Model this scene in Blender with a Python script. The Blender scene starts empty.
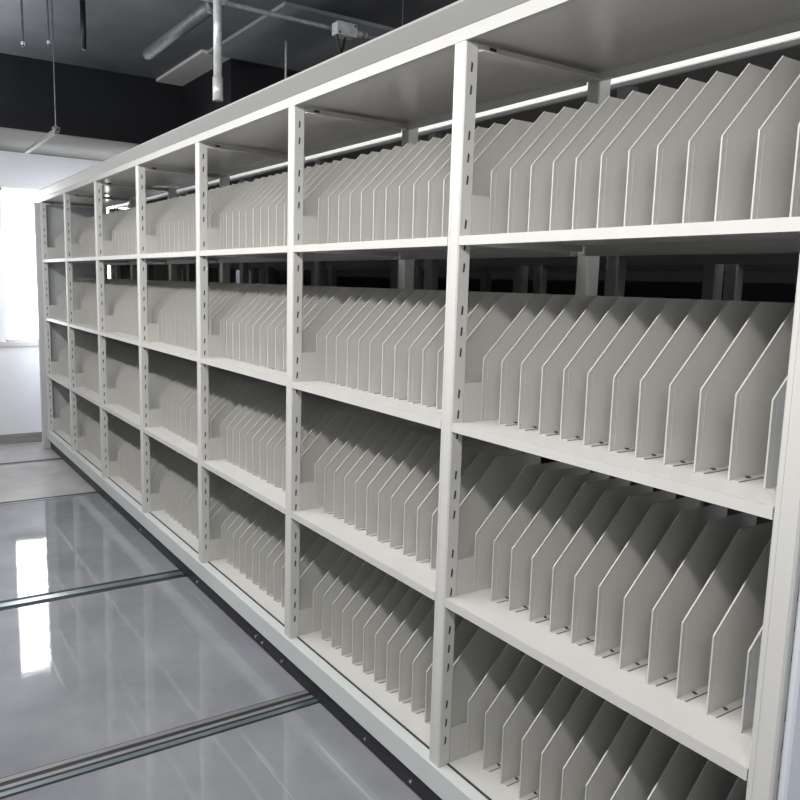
import bpy, math, random
from mathutils import Vector, Matrix

random.seed(4)
SC = bpy.context.scene
COL = SC.collection

# ------------------------------------------------------------------ materials
def nodes_of(name):
    m = bpy.data.materials.new(name)
    m.use_nodes = True
    nt = m.node_tree
    return m, nt, nt.nodes['Principled BSDF']

def paint(name, col, rough=0.45, var=0.06, scale=6.0, metallic=0.0, bump=0.0, spec=0.5, stretch=(1, 1, 1), rvar=0.0):
    """painted surface with a faint procedural mottling"""
    m, nt, b = nodes_of(name)
    tc = nt.nodes.new('ShaderNodeTexCoord')
    mp = nt.nodes.new('ShaderNodeMapping')
    mp.inputs['Scale'].default_value = stretch
    n = nt.nodes.new('ShaderNodeTexNoise')
    n.inputs['Scale'].default_value = scale
    n.inputs['Detail'].default_value = 5
    r = nt.nodes.new('ShaderNodeValToRGB')
    a = [max(0, c * (1 - var)) for c in col] + [1]
    z = [min(1, c * (1 + var)) for c in col] + [1]
    r.color_ramp.elements[0].position = 0.3
    r.color_ramp.elements[1].position = 0.7
    r.color_ramp.elements[0].color = a
    r.color_ramp.elements[1].color = z
    nt.links.new(tc.outputs['Object'], mp.inputs['Vector'])
    nt.links.new(mp.outputs[0], n.inputs['Vector'])
    nt.links.new(n.outputs[0], r.inputs[0])
    nt.links.new(r.outputs[0], b.inputs['Base Color'])
    b.inputs['Roughness'].default_value = rough
    b.inputs['Metallic'].default_value = metallic
    b.inputs['Specular IOR Level'].default_value = spec
    if rvar:
        mr = nt.nodes.new('ShaderNodeMapRange')
        mr.inputs['To Min'].default_value = max(0, rough - rvar)
        mr.inputs['To Max'].default_value = rough + rvar
        nt.links.new(n.outputs[0], mr.inputs[0])
        nt.links.new(mr.outputs[0], b.inputs['Roughness'])
    if bump:
        bp = nt.nodes.new('ShaderNodeBump')
        bp.inputs['Strength'].default_value = bump
        bp.inputs['Distance'].default_value = 0.01
        nt.links.new(n.outputs[0], bp.inputs['Height'])
        nt.links.new(bp.outputs[0], b.inputs['Normal'])
    return m

def emit(name, col, strength):
    m, nt, b = nodes_of(name)
    b.inputs['Base Color'].default_value = (*col, 1)
    b.inputs['Emission Color'].default_value = (*col, 1)
    b.inputs['Emission Strength'].default_value = strength
    b.inputs['Roughness'].default_value = 0.1
    return m

M_FRAME = paint('frame_paint', (0.66, 0.655, 0.635), 0.42, 0.03, 14, stretch=(1, 1, .12))
M_SHELF = paint('shelf_paint', (0.66, 0.65, 0.63), 0.38, 0.03, 9)
M_DIV = paint('divider_paint', (0.58, 0.575, 0.55), 0.42, 0.07, 7, stretch=(1, 1, .25))
M_EDGE = paint('divider_edge_paint', (0.58, 0.57, 0.54), 0.4, 0.03, 7)
M_TOP = paint('top_panel_paint', (0.74, 0.73, 0.70), 0.2, 0.05, 4, stretch=(.3, 1, 1))
M_CORN = paint('cornice_paint', (0.33, 0.33, 0.325), 0.42, 0.06, 8, stretch=(.1, 1, 1))
M_BAND = paint('band_paint', (0.50, 0.50, 0.485), 0.40, 0.03, 12)
M_BASE = paint('base_band_paint', (0.66, 0.70, 0.70), 0.42, 0.06, 7, stretch=(.3, 1, 1))
M_SKIRT = paint('black_skirt_paint', (0.012, 0.012, 0.015), 0.45, 0.5, 9)
M_DARK = paint('dark_slot', (0.05, 0.05, 0.05), 0.7, 0.1)
M_FLSHADE = paint('flange_gap_shadow', (0.10, 0.10, 0.10), 0.7, 0.1)
M_BOLT = paint('bolt_steel', (0.75, 0.75, 0.74), 0.25, 0.05, 30, metallic=0.9)
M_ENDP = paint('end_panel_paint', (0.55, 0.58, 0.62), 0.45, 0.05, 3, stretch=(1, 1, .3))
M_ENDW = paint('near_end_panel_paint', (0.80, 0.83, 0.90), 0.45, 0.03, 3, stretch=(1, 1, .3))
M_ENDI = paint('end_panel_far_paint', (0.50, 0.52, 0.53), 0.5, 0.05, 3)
M_BACK = paint('rear_rack_shaded_paint', (0.30, 0.29, 0.29), 0.45, 0.04, 8)  # rack paint darkened to put the dimness behind into its colour
M_GALV = paint('galvanised_steel', (0.72, 0.74, 0.75), 0.35, 0.18, 40, metallic=0.25)
M_GALVD = paint('dull_galvanised_steel', (0.15, 0.157, 0.165), 0.5, 0.25, 25, metallic=0.4)
M_ROD = paint('threaded_rod_steel', (0.16, 0.17, 0.18), 0.5, 0.2, 60, metallic=0.5)
M_BLACK = paint('black_rubber', (0.012, 0.012, 0.014), 0.5, 0.2)
M_WALL = paint('white_wall_paint', (0.80, 0.81, 0.84), 0.7, 0.02, 2)
M_WALLD = paint('unlit_wall_black', (0.02, 0.02, 0.025), 0.8, 0.08, 2)  # near-black colour stands in for the unlit room behind the racks
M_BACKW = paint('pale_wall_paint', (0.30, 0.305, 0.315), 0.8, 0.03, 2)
M_CEIL = paint('dark_ceiling_paint', (0.17, 0.178, 0.195), 0.75, 0.25, 2.2, bump=.3)
M_BEAMD = paint('black_beam_paint', (0.009, 0.010, 0.014), 0.7, 0.35, 3)
M_BEAMU = paint('window_lit_underside', (0.11, 0.11, 0.108), 0.8, 0.3, 1.8, bump=.2)
M_BEAMG = paint('grey_soffit_concrete', (0.36, 0.385, 0.41), 0.75, 0.12, 2.5, bump=.2)
M_BEAML = paint('window_lit_soffit', (0.88, 0.88, 0.86), 0.75, 0.12, 2.5, stretch=(.3, 3, 1))  # slab concrete lightened to paint in the window light on it
M_TILE = paint('skirting_stone', (0.24, 0.235, 0.23), 0.4, 0.35, 6, stretch=(1, .3, 5))
M_FRMW = paint('window_frame_paint', (0.75, 0.74, 0.74), 0.4, 0.02)
M_SILL = paint('sill_stone', (0.62, 0.58, 0.59), 0.4, 0.05)
M_RAILB = paint('rail_steel', (0.30, 0.36, 0.39), 0.28, 0.2, 14, metallic=0.75, stretch=(1, .1, 1))
M_RAILG = paint('rail_cover_steel', (0.28, 0.28, 0.29), 0.4, 0.2, 14, metallic=0.4, stretch=(1, .1, 1))
M_SEAM = paint('rail_gap_dark', (0.018, 0.02, 0.024), 0.6, 0.2)
M_GLASS = emit('window_daylight_glass', (1.0, 1.0, 1.0), 7.0)
M_WHITE = paint('white_hook_lit_band', (0.85, 0.85, 0.85), 0.4, 0.02)

def floor_material():
    m, nt, b = nodes_of('steel_sheet_floor')
    L = nt.links.new
    N = nt.nodes.new
    tc = N('ShaderNodeTexCoord')
    sep = N('ShaderNodeSeparateXYZ'); L(tc.outputs['Object'], sep.inputs[0])
    # cloudy smears
    n1 = N('ShaderNodeTexNoise'); n1.inputs['Scale'].default_value = 2.6; n1.inputs['Detail'].default_value = 7
    n1.inputs['Roughness'].default_value = .62
    L(tc.outputs['Object'], n1.inputs['Vector'])
    r1 = N('ShaderNodeValToRGB')
    r1.color_ramp.elements[0].position = .32; r1.color_ramp.elements[1].position = .72
    r1.color_ramp.elements[0].color = (.225, .235, .26, 1)
    r1.color_ramp.elements[1].color = (.31, .32, .35, 1)
    L(n1.outputs[0], r1.inputs[0])
    # long scratches running along the rack
    mp = N('ShaderNodeMapping'); mp.inputs['Scale'].default_value = (.45, 24, 1)
    mp.inputs['Rotation'].default_value = (0, 0, .06)
    L(tc.outputs['Object'], mp.inputs['Vector'])
    n2 = N('ShaderNodeTexNoise'); n2.inputs['Scale'].default_value = 1.6; n2.inputs['Detail'].default_value = 3
    n2.inputs['Distortion'].default_value = .25
    L(mp.outputs[0], n2.inputs['Vector'])
    r2 = N('ShaderNodeValToRGB')
    e = r2.color_ramp.elements
    e[0].position = .675; e[0].color = (0, 0, 0, 1); e[1].position = .72; e[1].color = (1, 1, 1, 1)
    L(n2.outputs[0], r2.inputs[0])
    mx = N('ShaderNodeMix'); mx.data_type = 'RGBA'
    sc = N('ShaderNodeMath'); sc.operation = 'MULTIPLY'; sc.inputs[1].default_value = .30
    L(r2.outputs[0], sc.inputs[0]); L(sc.outputs[0], mx.inputs['Factor'])
    L(r1.outputs[0], mx.inputs['A']); mx.inputs['B'].default_value = (.62, .62, .64, 1)
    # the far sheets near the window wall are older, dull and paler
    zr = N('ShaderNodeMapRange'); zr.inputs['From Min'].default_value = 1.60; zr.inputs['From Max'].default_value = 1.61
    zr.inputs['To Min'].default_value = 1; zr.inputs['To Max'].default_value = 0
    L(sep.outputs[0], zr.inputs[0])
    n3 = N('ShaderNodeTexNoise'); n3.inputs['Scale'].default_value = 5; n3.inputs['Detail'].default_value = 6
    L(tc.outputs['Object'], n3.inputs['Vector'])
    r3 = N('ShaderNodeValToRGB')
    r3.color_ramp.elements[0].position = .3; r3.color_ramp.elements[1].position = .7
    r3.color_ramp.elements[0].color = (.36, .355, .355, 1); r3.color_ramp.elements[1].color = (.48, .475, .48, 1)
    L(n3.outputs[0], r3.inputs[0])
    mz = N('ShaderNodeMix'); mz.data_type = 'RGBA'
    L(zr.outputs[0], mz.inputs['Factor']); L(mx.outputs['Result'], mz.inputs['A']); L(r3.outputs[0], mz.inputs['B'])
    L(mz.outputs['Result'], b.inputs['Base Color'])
    rr = N('ShaderNodeMapRange'); rr.inputs['To Min'].default_value = .015; rr.inputs['To Max'].default_value = .045
    L(n1.outputs[0], rr.inputs[0])
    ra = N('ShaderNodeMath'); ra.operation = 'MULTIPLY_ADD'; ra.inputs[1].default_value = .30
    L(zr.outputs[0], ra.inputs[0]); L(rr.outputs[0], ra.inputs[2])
    L(ra.outputs[0], b.inputs['Roughness'])
    b.inputs['Specular IOR Level'].default_value = .6
    bp = N('ShaderNodeBump'); bp.inputs['Strength'].default_value = .04; bp.inputs['Distance'].default_value = .02
    L(n1.outputs[0], bp.inputs['Height']); L(bp.outputs[0], b.inputs['Normal'])
    return m
M_FLOOR = floor_material()

# ------------------------------------------------------------------ mesh builder
class MB:
    def __init__(self):
        self.v = []; self.f = []; self.mi = []
    def poly_prism(self, pts, axis, a, b, mi=0):
        """extrude a closed outline; pts are the two other coordinates in xyz order"""
        n = len(pts); o = len(self.v)
        for t in (a, b):
            for p in pts:
                if axis == 'x': self.v.append((t, p[0], p[1]))
                elif axis == 'y': self.v.append((p[0], t, p[1]))
                else: self.v.append((p[0], p[1], t))
        self.f.append(tuple(range(o + n - 1, o - 1, -1))); self.mi.append(mi)
        self.f.append(tuple(range(o + n, o + 2 * n))); self.mi.append(mi)
        for i in range(n):
            j = (i + 1) % n
            self.f.append((o + i, o + j, o + n + j, o + n + i)); self.mi.append(mi)
        return self
    def box(self, x0, x1, y0, y1, z0, z1, mi=0, c=0.0):
        if c:
            p = [(x0 + c, y0), (x1 - c, y0), (x1, y0 + c), (x1, y1 - c), (x1 - c, y1), (x0 + c, y1), (x0, y1 - c), (x0, y0 + c)]
        else:
            p = [(x0, y0), (x1, y0), (x1, y1), (x0, y1)]
        return self.poly_prism(p, 'z', z0, z1, mi)
    def tube(self, p, q, r, seg=14, mi=0, r2=None, inner=None):
        p = Vector(p); q = Vector(q); d = (q - p).normalized()
        u = d.orthogonal().normalized(); w = d.cross(u)
        rings = [(p, r), (q, r2 or r)]
        if inner: rings += [(q, inner), (q - d * min(.12, (q - p).length * .9), inner)]
        o = len(self.v)
        for c, rad in rings:
            for k in range(seg):
                t = 2 * math.pi * k / seg
                self.v.append(tuple(c + u * math.cos(t) * rad + w * math.sin(t) * rad))
        for s in range(len(rings) - 1):
            for k in range(seg):
                j = (k + 1) % seg
                self.f.append((o + s * seg + k, o + s * seg + j, o + (s + 1) * seg + j, o + (s + 1) * seg + k)); self.mi.append(mi)
        self.f.append(tuple(range(o + seg - 1, o - 1, -1))); self.mi.append(mi)
        l = o + (len(rings) - 1) * seg
        self.f.append(tuple(range(l, l + seg))); self.mi.append(mi)
        return self
    def path(self, pts, r, seg=10, mi=0):
        """one smooth-jointed tube through a list of points"""
        pts = [Vector(p) for p in pts]; o = len(self.v); n = len(pts)
        u = None
        for i, c in enumerate(pts):
            d = (pts[min(i + 1, n - 1)] - pts[max(i - 1, 0)]).normalized()
            u = d.orthogonal().normalized() if u is None else (u - d * u.dot(d)).normalized()
            w = d.cross(u)
            for k in range(seg):
                t = 2 * math.pi * k / seg
                self.v.append(tuple(c + u * math.cos(t) * r + w * math.sin(t) * r))
        for s in range(n - 1):
            for k in range(seg):
                j = (k + 1) % seg
                self.f.append((o + s * seg + k, o + s * seg + j, o + (s + 1) * seg + j, o + (s + 1) * seg + k)); self.mi.append(mi)
        self.f.append(tuple(range(o + seg - 1, o - 1, -1))); self.mi.append(mi)
        l = o + (n - 1) * seg
        self.f.append(tuple(range(l, l + seg))); self.mi.append(mi)
        return self
    def mesh(self, name, mats):
        import bmesh
        me = bpy.data.meshes.new(name)
        me.from_pydata(self.v, [], self.f)
        for m in (mats if isinstance(mats, (list, tuple)) else [mats]): me.materials.append(m)
        me.polygons.foreach_set('material_index', self.mi)
        bm = bmesh.new(); bm.from_mesh(me)
        bmesh.ops.recalc_face_normals(bm, faces=bm.faces)
        bm.to_mesh(me); bm.free()
        me.update()
        return me
    def build(self, name, mats, parent=None, loc=(0, 0, 0), smooth=False):
        o = bpy.data.objects.new(name, self.mesh(name, mats))
        COL.objects.link(o); o.location = loc
        if parent: o.parent = parent
        if smooth:
            for p in o.data.polygons: p.use_smooth = len(p.vertices) == 4
        return o

def part(name, me, parent, loc=(0, 0, 0)):
    o = bpy.data.objects.new(name, me); COL.objects.link(o); o.parent = parent; o.location = loc
    return o
def empty(name, loc):
    o = bpy.data.objects.new(name, None); COL.objects.link(o); o.location = loc
    o.empty_display_size = .1
    return o
def tag(o, label, cat, group=None):
    o['label'] = label; o['category'] = cat
    if group: o['group'] = group
    return o
def struct(o, label=None):
    o['kind'] = 'structure'
    if label: o['label'] = label
    return o

# ------------------------------------------------------------------ dimensions (metres; x along the rack, y into it, z up)
W = 0.9                     # bay pitch
NB = 7
EX = NB * W + 0.045
PW, PD = 0.045, 0.040       # front post
ZS = [1.553, 1.093, 0.632, 0.162]   # shelf tops, from the top row down
ZTOP = 2.003                # underside of the front band
Z0 = 0.158                  # top of the mobile base
DEPTH = 0.455
PITCH = 0.0707
NDIV = 12

# ------------------------------------------------------------------ setting
XW = -0.35
XB = 9.5
YL = -4.4
YR = 1.85
ZC = 2.905
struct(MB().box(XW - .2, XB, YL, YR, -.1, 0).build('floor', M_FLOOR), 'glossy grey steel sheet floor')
struct(MB().box(XW - .2, XB, YL, YR, ZC, ZC + .1).build('ceiling', M_CEIL), 'dark painted concrete ceiling')

WY0, WY1, WZ0, WZ1 = -0.236, 1.25, 0.868, 2.13
wall = MB()
wall.box(XW - .2, XW, YL, WY0, 0, ZC).box(XW - .2, XW, WY1, YR, 0, ZC)
wall.box(XW - .2, XW, WY0, WY1, 0, WZ0).box(XW - .2, XW, WY0, WY1, WZ1, ZC)
struct(wall.build('wall_far', M_WALL), 'white end wall with a bright window')
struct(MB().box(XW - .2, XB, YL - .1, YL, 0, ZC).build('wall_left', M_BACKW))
struct(MB().box(XW - .2, XB, YR, YR + .1, 0, ZC).build('wall_right', M_WALLD))  # moved in close and blackened so gaps between racks stay dark
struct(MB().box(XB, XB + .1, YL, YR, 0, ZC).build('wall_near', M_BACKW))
struct(MB().box(XW, XW + .012, YL, YR, 0, .082).build('baseboard_far', M_TILE), 'dark stone skirting under the white wall')

w = bpy.data.objects.new('window_1', None); COL.objects.link(w); w.location = (XW - .06, (WY0 + WY1) / 2, WZ0)
struct(w, 'overexposed bright window at the end of the aisle')
hy = (WY1 - WY0) / 2; hz = WZ1 - WZ0
fr = MB()
fr.box(-.03, .03, -hy, -hy + .012, 0, hz).box(-.03, .03, hy - .012, hy, 0, hz)
fr.box(-.03, .03, -hy, hy, 0, .02).box(-.03, .03, -hy, hy, hz - .02, hz)
fr.box(-.03, .02, -.02, .02, 0, hz)
fr.build('window_frame', M_FRMW, w)
MB().box(-.006, .006, -hy + .01, hy - .01, .015, hz - .015).build('window_pane', M_GLASS, w)
MB().box(-.03, .085, -hy - .08, hy + .05, -.035, 0).build('window_sill', M_SILL, w)

# concrete beams under the slab
b1 = MB(); b1.box(XW, .80, YL, YR, 2.42, ZC)
b1 = b1.build('trim_1', [M_BEAMD, M_BEAMU])
for p in b1.data.polygons:
    if p.normal.z < -.5: p.material_index = 1  # grey underside puts the window light into the colour
struct(b1, 'black painted concrete beam over the window, underside coloured grey for its light')
struct(MB().box(1.77, 2.92, .74, YR, ZC - .02, ZC).build('trim_2', M_BEAMG), 'grey unpainted strip of ceiling slab above the rack')
struct(MB().box(.80, 1.77, .70, .90, ZC - .02, ZC).build('trim_3', M_BEAML), 'short strip of ceiling slab painted pale as window-lit beside the black beam')
struct(MB().box(.80, 1.77, .90, YR, 2.45, ZC).build('trim_5', M_BEAMD), 'black boxed beam dropping behind the pale slab strip')
struct(MB().box(4.6, 4.95, YL, YR, 2.72, ZC).build('trim_4', M_CEIL), 'dark concrete beam nearest the camera')

# ------------------------------------------------------------------ floor rails
def rail(x, strips, label):
    r = empty('floor_rail', (x, 0, 0)); tag(r, label, 'floor rail', 'steel rails sunk across the floor')
    for nm, a, b, z, m in strips:
        MB().box(a, b, YL, YR - .02, 0, z).build(nm, m, r)
rail(4.69, [('gap_seam', -.049, -.043, .0012, M_SEAM), ('cover_strip', -.043, -.024, .003, M_RAILG), ('gap_seam', -.024, -.004, .0012, M_SEAM),
            ('rail_bar', -.004, .012, .003, M_RAILG), ('gap_seam', .012, .026, .0012, M_SEAM), ('cover_strip', .026, .046, .004, M_RAILB), ('gap_seam', .046, .052, .0012, M_SEAM)],
     'widest double-grooved steel floor rail, nearest the camera')
rail(3.32, [('gap_seam', -.056, -.022, .0012, M_SEAM), ('rail_bar', -.022, .022, .004, M_RAILB), ('gap_seam', .022, .052, .0012, M_SEAM)],
     'second floor rail from the camera, cutting through the window reflection')
rail(1.60, [('gap_seam', -.030, .012, .0012, M_SEAM), ('rail_bar', .012, .030, .003, M_RAILG)],
     'third floor rail from the camera, thin dark line on the paler floor')
rail(.445, [('gap_seam', -.030, .015, .0012, M_SEAM), ('rail_bar', .015, .032, .003, M_RAILG)],
     'farthest thin floor rail, closest to the window wall')

# ------------------------------------------------------------------ shared meshes for the rack
def post_mesh(zlo, zhi, slots):
    b = MB(); b.box(0, PW, 0, PD, zlo, zhi, c=.0035)
    b.box(.010, .012, -.0006, 0, zlo, zhi)          # pressed line in the front face
    if slots:
        z = zlo + .06; k = 0
        while z < zhi - .04:
            if k % 4 != 3:
                t = .004
                b.poly_prism([(.017, z), (.022, z + .002), (.024, z + .020), (.019, z + .024)], 'x', PW - .001, PW + .0008, 1)
            z += .052; k += 1
    return b.mesh('post', [M_FRAME, M_DARK])
ME_POST = post_mesh(Z0, ZTOP - .0005, True)
ME_REAR = MB().box(0, PW, DEPTH, DEPTH + .045, Z0, ZTOP - .0005, c=.003).mesh('rear_post', M_FRAME)

ME_CROSS = (MB().box(.010, PW - .003, PD + .001, DEPTH - .011, ZTOP - .018, ZTOP - .001)
            .box(PW - .004, PW + .014, PD + .001, DEPTH - .011, ZTOP - .020, ZTOP - .017)
            .box(PW - .003, PW - .001, .075, .095, ZTOP - .010, ZTOP - .003, 1).mesh('cross_bar', [M_TOP, M_DARK]))
ME_CROSSE = MB().box(.010, PW - .003, PD + .001, DEPTH - .011, ZTOP - .018, ZTOP - .001).mesh('end_cross_bar', M_TOP)
ME_LIP = MB().box(PW, W, DEPTH - .010, DEPTH - .001, ZTOP - .022, ZTOP - .001).mesh('rear_lip', M_TOP)

def shelf_mesh(bottom=False):
    b = MB(); a, c = PW + .001, W - .001
    if not bottom:
        b.box(a, c, .002, DEPTH - .004, -.002, 0)
        b.box(a, c, .001, .004, -.022, 0, c=.0008)      # rolled front lip
        b.box(a, c, .004, .020, -.022, -.0205)
        b.box(a, c, DEPTH - .024, DEPTH - .021, -.030, -.002)
        b.box(a, c, DEPTH - .034, DEPTH - .021, -.030, -.0285)
        b.box(a, a + .002, .02, DEPTH - .03, -.018, -.002).box(c - .002, c, .02, DEPTH - .03, -.018, -.002)
    else:
        b.box(a, c, .034, DEPTH - .004, -.003, 0)
        b.box(a, c, .028, .034, -.0042, -.002, 1)       # dark groove behind the ledge
    return b.mesh('shelf', [M_SHELF, M_DARK])
ME_SHELF = shelf_mesh(); ME_SHELFB = shelf_mesh(True)

YF, HF, CH, YBK = .094, .160, .165, .430
def divider_mesh(first):
    b = MB(); t = .0014
    prof = [(YF, .001), (YBK, .001), (YBK, HF + CH), (YF + CH, HF + CH), (YF, HF)]
    if first:
        prof = [(.036, .001), (YBK, .001), (YBK, HF + CH), (YF + CH, HF + CH), (YF, HF), (YF, .099), (.036, .099)]
    b.poly_prism(prof, 'x', -t / 2, t / 2)
    # folded hem along the front and the slanted edge
    h = .0035
    b.poly_prism([(YF - .0012, .001), (YF + h, .001), (YF + h, HF - .001), (YF + CH + .002, HF + CH - .0035), (YF + CH, HF + CH + .001), (YF - .0012, HF)], 'x', -.0017, .0017, 1)
    b.poly_prism([(YF + .014, .004), (YF + .0152, .004), (YF + .0152, HF - .004), (YF + .014, HF - .004)], 'x', -.0013, .0013)
    # foot flange lying on the shelf
    if not first:
        b.poly_prism([(0, YF + .002), (.004, YF + .002), (.0165, YF + .006), (.0165, YBK - .02), (0, YBK - .02)], 'z', .0002, .0024, 1)
        b.box(.0165, .0178, YF + .006, YBK - .02, .0001, .0012, 2)  # dark line painting in the contact shadow and gap at the flange edge
    return b.mesh('divider', [M_DIV, M_EDGE, M_FLSHADE])
ME_DIV = divider_mesh(False); ME_DIV1 = divider_mesh(True)
ME_SCREW = MB().tube((0, 0, 0), (0, 0, .004), .0032, 8, r2=.002).box(-.0055, .0055, -.0012, .0012, .001, .0032).mesh('screw', M_DARK)

# ------------------------------------------------------------------ seven shelving bays
BAYS = [
    'first shelving bay at the window end, beside the far end panel',
    'second shelving bay from the window end, very narrow in view',
    'third shelving bay from the window end, left of the middle bay',
    'middle shelving bay of the long rack, three bays on either side',
    'shelving bay third from the camera, full of angled sheet dividers',
    'shelving bay second from the camera, between the two widest front posts',
    'nearest and largest shelving bay, reaching the right edge of the photo',
]
for i in range(NB):
    bay = empty('shelving_bay', (i * W, 0, Z0))
    tag(bay, BAYS[i], 'shelving', 'bays of the long beige mobile shelving rack')
    dz = -Z0
    part('post', ME_POST, bay, (0, 0, dz))
    part('rear_post', ME_REAR, bay, (0, 0, dz))
    part('cross_bar', ME_CROSS, bay, (0, 0, dz)); part('rear_lip', ME_LIP, bay, (0, 0, dz))
    if i == NB - 1:
        part('cross_bar', ME_CROSSE, bay, (W, 0, dz))
        part('post', ME_POST, bay, (W, 0, dz)); part('rear_post', ME_REAR, bay, (W, 0, dz))
    for r, z in enumerate(ZS):
        part('shelf', ME_SHELF if r < 3 else ME_SHELFB, bay, (0, 0, z + dz))
        for k in range(NDIV):
            x = PW + .0025 + k * PITCH
            if k: x += random.uniform(-.0015, .0015)
            d = part('end_divider' if k == 0 else 'divider', ME_DIV1 if k == 0 else ME_DIV, bay, (x, 0, z + dz))
            if k and r: d.rotation_euler.z = random.uniform(-.006, .006)
            if k and i >= 5: part('screw', ME_SCREW, d, (.009, YF + .046, .0022))

# ------------------------------------------------------------------ continuous top canopy
XL, XR = -.085, NB * W + PW + .02
can = empty('rack_canopy', (NB * W / 2, 0, ZTOP)); tag(can, 'long beige canopy with sloping cornice running along the rack top', 'canopy')
def cb(mb, name, m): return mb.build(name, m, can, (-NB * W / 2, 0, -ZTOP))
cb(MB().box(-.04, XR, -.0015, .012, ZTOP, ZTOP + .030), 'front_band', M_BAND)
cb(MB().poly_prism([(-.002, ZTOP + .031), (-.004, ZTOP + .034), (-.032, ZTOP + .072), (-.032, ZTOP + .078), (-.026, ZTOP + .078), (.012, ZTOP + .036), (.012, ZTOP + .031)], 'x', XL, XR), 'cornice', M_CORN)
tp = MB()
for i in range(NB):
    tp.box(i * W + .004, (i + 1) * W + PW - .004 if i == NB - 1 else (i + 1) * W - .001, .013, DEPTH - .001, ZTOP + .008, ZTOP + .022)
tp.box(.004, NB * W + PW - .004, DEPTH - .010, DEPTH - .001, ZTOP, ZTOP + .009)
cb(tp, 'top_panel', M_TOP)
cb(MB().box(-.040, .003, .013, DEPTH + .058, ZTOP, ZTOP + .022), 'end_filler', M_BAND)  # filler added to stop window light leaking above the far end panel

# ------------------------------------------------------------------ mobile base
base = empty('rack_carriage', (NB * W / 2, .02, 0)); tag(base, 'pale steel carriage with black bolted skirt running under the rack', 'carriage')
def bb(mb, name, m): return mb.build(name, m, base, (-NB * W / 2, -.02, 0))
bb(MB().box(0, EX, -.008, DEPTH + .04, .088, Z0 - .001, c=.003), 'base_band', M_BASE)
bb(MB().box(.002, EX - .002, .018, .045, .0045, .088).box(.002, EX - .002, DEPTH, DEPTH + .03, .0045, .088), 'skirt', M_SKIRT)
for x in (.62, 1.45, 1.98, 2.62, 3.536, 4.212, 4.275, 4.452, 5.05, 5.3, 5.9):
    bb(MB().tube((x, .018, .029), (x, .013, .029), .0055, 8), 'bolt', M_BOLT)

# ------------------------------------------------------------------ end panels
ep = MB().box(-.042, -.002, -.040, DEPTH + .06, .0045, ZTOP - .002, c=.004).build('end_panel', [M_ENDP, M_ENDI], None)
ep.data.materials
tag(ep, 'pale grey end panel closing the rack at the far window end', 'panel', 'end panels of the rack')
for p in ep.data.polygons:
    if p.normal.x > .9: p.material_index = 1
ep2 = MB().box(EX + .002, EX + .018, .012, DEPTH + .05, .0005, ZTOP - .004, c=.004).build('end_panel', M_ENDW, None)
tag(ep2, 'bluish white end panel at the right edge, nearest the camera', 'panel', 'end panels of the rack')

# ------------------------------------------------------------------ the racks standing close behind
def rear_rack(y0, label):
    r = empty('mobile_shelving_rack', (NB * W / 2, y0 + .2, 0)); tag(r, label, 'shelving', 'racks parked behind')
    def rb(mb, name, m): return mb.build(name, m, r, (-NB * W / 2, -.2, 0))
    for i in range(NB + 1):
        x = i * W
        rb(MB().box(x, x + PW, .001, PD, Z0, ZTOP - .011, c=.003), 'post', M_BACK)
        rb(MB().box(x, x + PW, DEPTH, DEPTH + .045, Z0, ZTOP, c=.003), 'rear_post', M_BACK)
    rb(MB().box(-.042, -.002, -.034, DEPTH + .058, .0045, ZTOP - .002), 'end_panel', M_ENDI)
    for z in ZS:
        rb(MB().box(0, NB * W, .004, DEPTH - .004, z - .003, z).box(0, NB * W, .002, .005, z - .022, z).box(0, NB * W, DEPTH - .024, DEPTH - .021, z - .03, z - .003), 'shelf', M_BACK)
    rb(MB().box(0, NB * W + PW, -.001, .012, ZTOP - .010, ZTOP + .032), 'front_band', M_WHITE)  # white colour puts the strong light on this band into its paint
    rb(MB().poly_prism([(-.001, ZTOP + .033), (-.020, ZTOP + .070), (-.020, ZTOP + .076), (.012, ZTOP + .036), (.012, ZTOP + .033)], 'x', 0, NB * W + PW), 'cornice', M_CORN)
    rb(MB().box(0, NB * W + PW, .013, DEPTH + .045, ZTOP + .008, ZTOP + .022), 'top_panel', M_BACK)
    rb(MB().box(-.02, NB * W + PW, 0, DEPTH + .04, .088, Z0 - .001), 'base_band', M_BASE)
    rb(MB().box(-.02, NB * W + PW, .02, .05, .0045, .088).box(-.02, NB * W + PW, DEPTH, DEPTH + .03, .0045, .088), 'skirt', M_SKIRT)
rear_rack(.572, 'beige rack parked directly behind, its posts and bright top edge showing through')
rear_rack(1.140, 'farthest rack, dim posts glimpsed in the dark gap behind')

# ------------------------------------------------------------------ ceiling services
XC = 3.446; ZCD = 2.65
cd = empty('steel_conduit', (XC, .6, ZCD)); tag(cd, 'thin galvanised conduit crossing above the rack to the junction box', 'conduit')
MB().tube((.02, -2.6, 0), (-.03, .9, 0), .011, 12).build('tube', M_GALV, cd, smooth=True)
MB().tube((-.010, .285, 0), (-.0105, .32, 0), .017, 12).tube((-.010, .325, 0), (-.0105, .34, 0), .015, 12).build('coupling', M_GALV, cd, smooth=True)
MB().tube((.0105, -.43, -.0), (.0105, -.40, 0), .018, 12).build('coupling', M_GALV, cd, smooth=True)
MB().box(-.012, .012, -.58, -.56, .012, ZC - ZCD - .01).build('hanger_strap', M_GALVD, cd)

jb = empty('junction_box', (XC + .050, .775, ZCD - .022)); tag(jb, 'small square metal junction box on the thin conduit', 'junction box')
MB().box(-.030, .030, -.052, .052, -.028, .028, c=.006).build('box_body', M_GALV, jb)
lid = MB().box(.030, .034, -.054, .054, -.030, .030).build('lid', M_GALV, jb)
for sy, sz in ((-.042, -.02), (.042, .02)):
    MB().tube((.034, sy, sz), (.037, sy, sz), .006, 8).build('screw', M_GALVD, lid)
MB().tube((0, .05, 0), (0, .08, 0), .017, 10).build('gland', M_GALV, jb)

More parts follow.
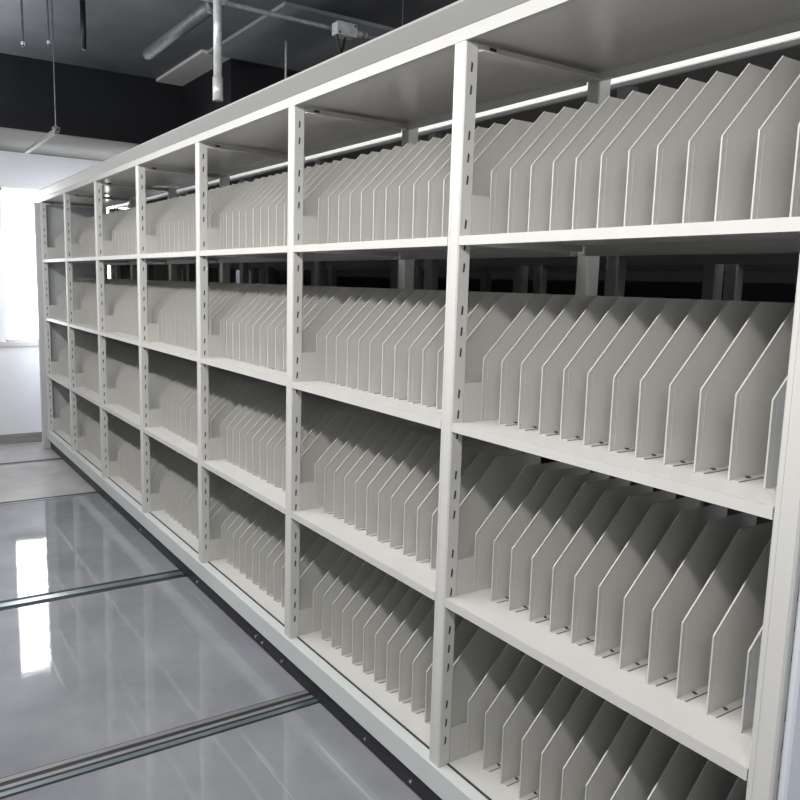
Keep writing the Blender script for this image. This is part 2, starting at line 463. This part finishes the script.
pts = []
for k in range(21):
    t = k / 20
    pts.append((.02 - .02 * t, -.052 + .06 * t + .03 * math.sin(t * 6.28), -.03 - .20 * math.sin(math.pi * t) ** .8))
part('cable', MB().path(pts, .006, 8).mesh('cable', M_BLACK), jb)['label'] = 'black cable looping below the box'

vp = empty('drop_pipe', (3.492, .145, 2.215)); tag(vp, 'galvanised vertical pipe hanging open-ended above the rack', 'pipe')
MB().tube((0, 0, ZC - 2.22), (0, 0, .05), .0185, 16).build('tube', M_GALV, vp, smooth=True)
MB().tube((0, 0, .10), (0, 0, 0), .0225, 16, inner=.017).build('socket', M_GALV, vp, smooth=True)

dp = empty('ceiling_pipe', (2.0, .18, 2.66)); tag(dp, 'dull grey pipe running along the ceiling towards the window', 'pipe')
MB().tube((1.38, 0, 0), (.35, 0, 0), .030, 16).build('tube', M_GALVD, dp, smooth=True)
MB().tube((1.385, 0, 0), (1.33, 0, 0), .038, 16).build('end_collar', M_GALVD, dp, smooth=True)

hb = empty('channel_hanger', (2.185, -.280, 2.216)); tag(hb, 'slim channel bar hung on a long thin rod in front of the black beam', 'hanger')
MB().tube((0, 0, .02), (0, 0, ZC - 2.216), .0035, 8).build('rod', M_ROD, hb)
MB().poly_prism([(-.012, -.010), (.012, -.010), (.012, .008), (.009, .008), (.009, -.007), (-.009, -.007), (-.009, .008), (-.012, .008)], 'x', -.94, .04).build('channel_bar', M_GALVD, hb)
MB().box(-.018, .018, -.018, .018, .008, .017).box(-.008, .008, -.008, .008, -.022, .026).build('clamp', M_GALVD, hb)

bp_ = MB().tube((2.294, -.147, ZC), (2.294, -.147, 2.635), .0145, 14).build('black_pipe', M_BLACK, smooth=True)
tag(bp_, 'thick black pipe dropping from the ceiling at upper left', 'pipe')
def rod(p, zlo, label, r=.006, m=M_ROD):
    g = empty('threaded_rod', (p[0], p[1], zlo)); tag(g, label, 'rod', 'threaded rods hanging from the ceiling')
    MB().tube((0, 0, 0), (0, 0, ZC - zlo), r, 8).build('rod', m, g)
    MB().tube((0, 0, .012), (0, 0, .026), r * 2, 6).build('nut', M_GALV, g)
rod((2.082, -.413), 2.65, 'leftmost grey threaded rod, near the corner above the window', .006)
rod((2.173, -.300), 2.655, 'threaded rod just left of the long thin hanger rod', .005)
rod((3.364, 1.199), 2.12, 'long thin threaded rod right of the junction box', .0045)
rod((2.35, 1.02), 2.44, 'short pale threaded rod hanging left of the junction box', .007, M_GALV)
hk = MB().tube((XW, .615, 2.46), (XW + .03, .615, 2.46), .008, 8).tube((XW + .03, .615, 2.465), (XW + .03, .615, 2.35), .010, 8).build('wall_hook', M_WHITE)
hk.location = (0, 0, -.05)
tag(hk, 'small white hook on the wall above the rack', 'hook')

# ------------------------------------------------------------------ light
def area(name, loc, rot, sx, sy, e, col=(1, 1, 1)):
    l = bpy.data.lights.new(name, 'AREA'); l.shape = 'RECTANGLE'; l.size = sx; l.size_y = sy; l.energy = e; l.color = col
    o = bpy.data.objects.new(name, l); COL.objects.link(o); o.location = loc; o.rotation_euler = rot
    return o
R = math.radians
area('aisle_lamp', (5.1, -1.15, 2.3), (R(35), 0, 0), 5.0, .10, 80, (1, .985, .955))
area('aisle_lamp_far', (1.7, -1.15, 2.3), (R(30), 0, 0), 3.0, .10, 19, (1, .99, .97))
area('rear_aisle_lamp', (6.0, .9, 2.85), (0, 0, 0), 1.2, .25, 6)
area('end_panel_fill', (8.2, .9, 2.2), (0, R(60), 0), 1.0, 1.0, 22, (.95, .97, 1))  # added fill light, there to brighten the near end panel
area('ceiling_fill', (2.2, -.9, 2.36), (R(180), 0, 0), 4.4, .5, 27, (.93, .96, 1))  # added light facing up, only there to brighten the dark ceiling
area('fill_lamp', (8.6, -2.6, 2.3), (R(65), 0, R(50)), 1.8, 1.8, 14, (.96, .98, 1))
area('far_wall_fill', (1.0, -1.2, 1.6), (0, R(90), 0), 1.4, .8, 9, (.97, .98, 1))  # added light aimed at the window wall to brighten it

wd = bpy.data.worlds.new('World'); SC.world = wd; wd.use_nodes = True
bg = wd.node_tree.nodes['Background']
bg.inputs[0].default_value = (.75, .8, .9, 1); bg.inputs[1].default_value = .3

# ------------------------------------------------------------------ camera (solved from the photo's rack geometry)
YAW, PIT, ROL = 2.54722, -0.14385, 0.02871
d = Vector((math.cos(PIT) * math.cos(YAW), math.cos(PIT) * math.sin(YAW), math.sin(PIT)))
r0 = d.cross(Vector((0, 0, 1))).normalized(); u0 = r0.cross(d)
c, s = math.cos(ROL), math.sin(ROL)
rt = r0 * c + u0 * s; up = u0 * c - r0 * s
cam = bpy.data.cameras.new('camera'); co = bpy.data.objects.new('camera', cam); COL.objects.link(co)
mw = Matrix((rt, up, -d)).transposed().to_4x4(); mw.translation = Vector((6.99113, -1.20223, 1.43073))
co.matrix_world = mw
cam.sensor_width = 36; cam.lens = 791.72869 * 36 / 800; cam.clip_start = .02
SC.camera = co
SC.view_settings.view_transform = 'Standard'
SC.view_settings.look = 'None'
SC.view_settings.exposure = 0
SC.cycles.max_bounces = 8
SC.cycles.diffuse_bounces = 5
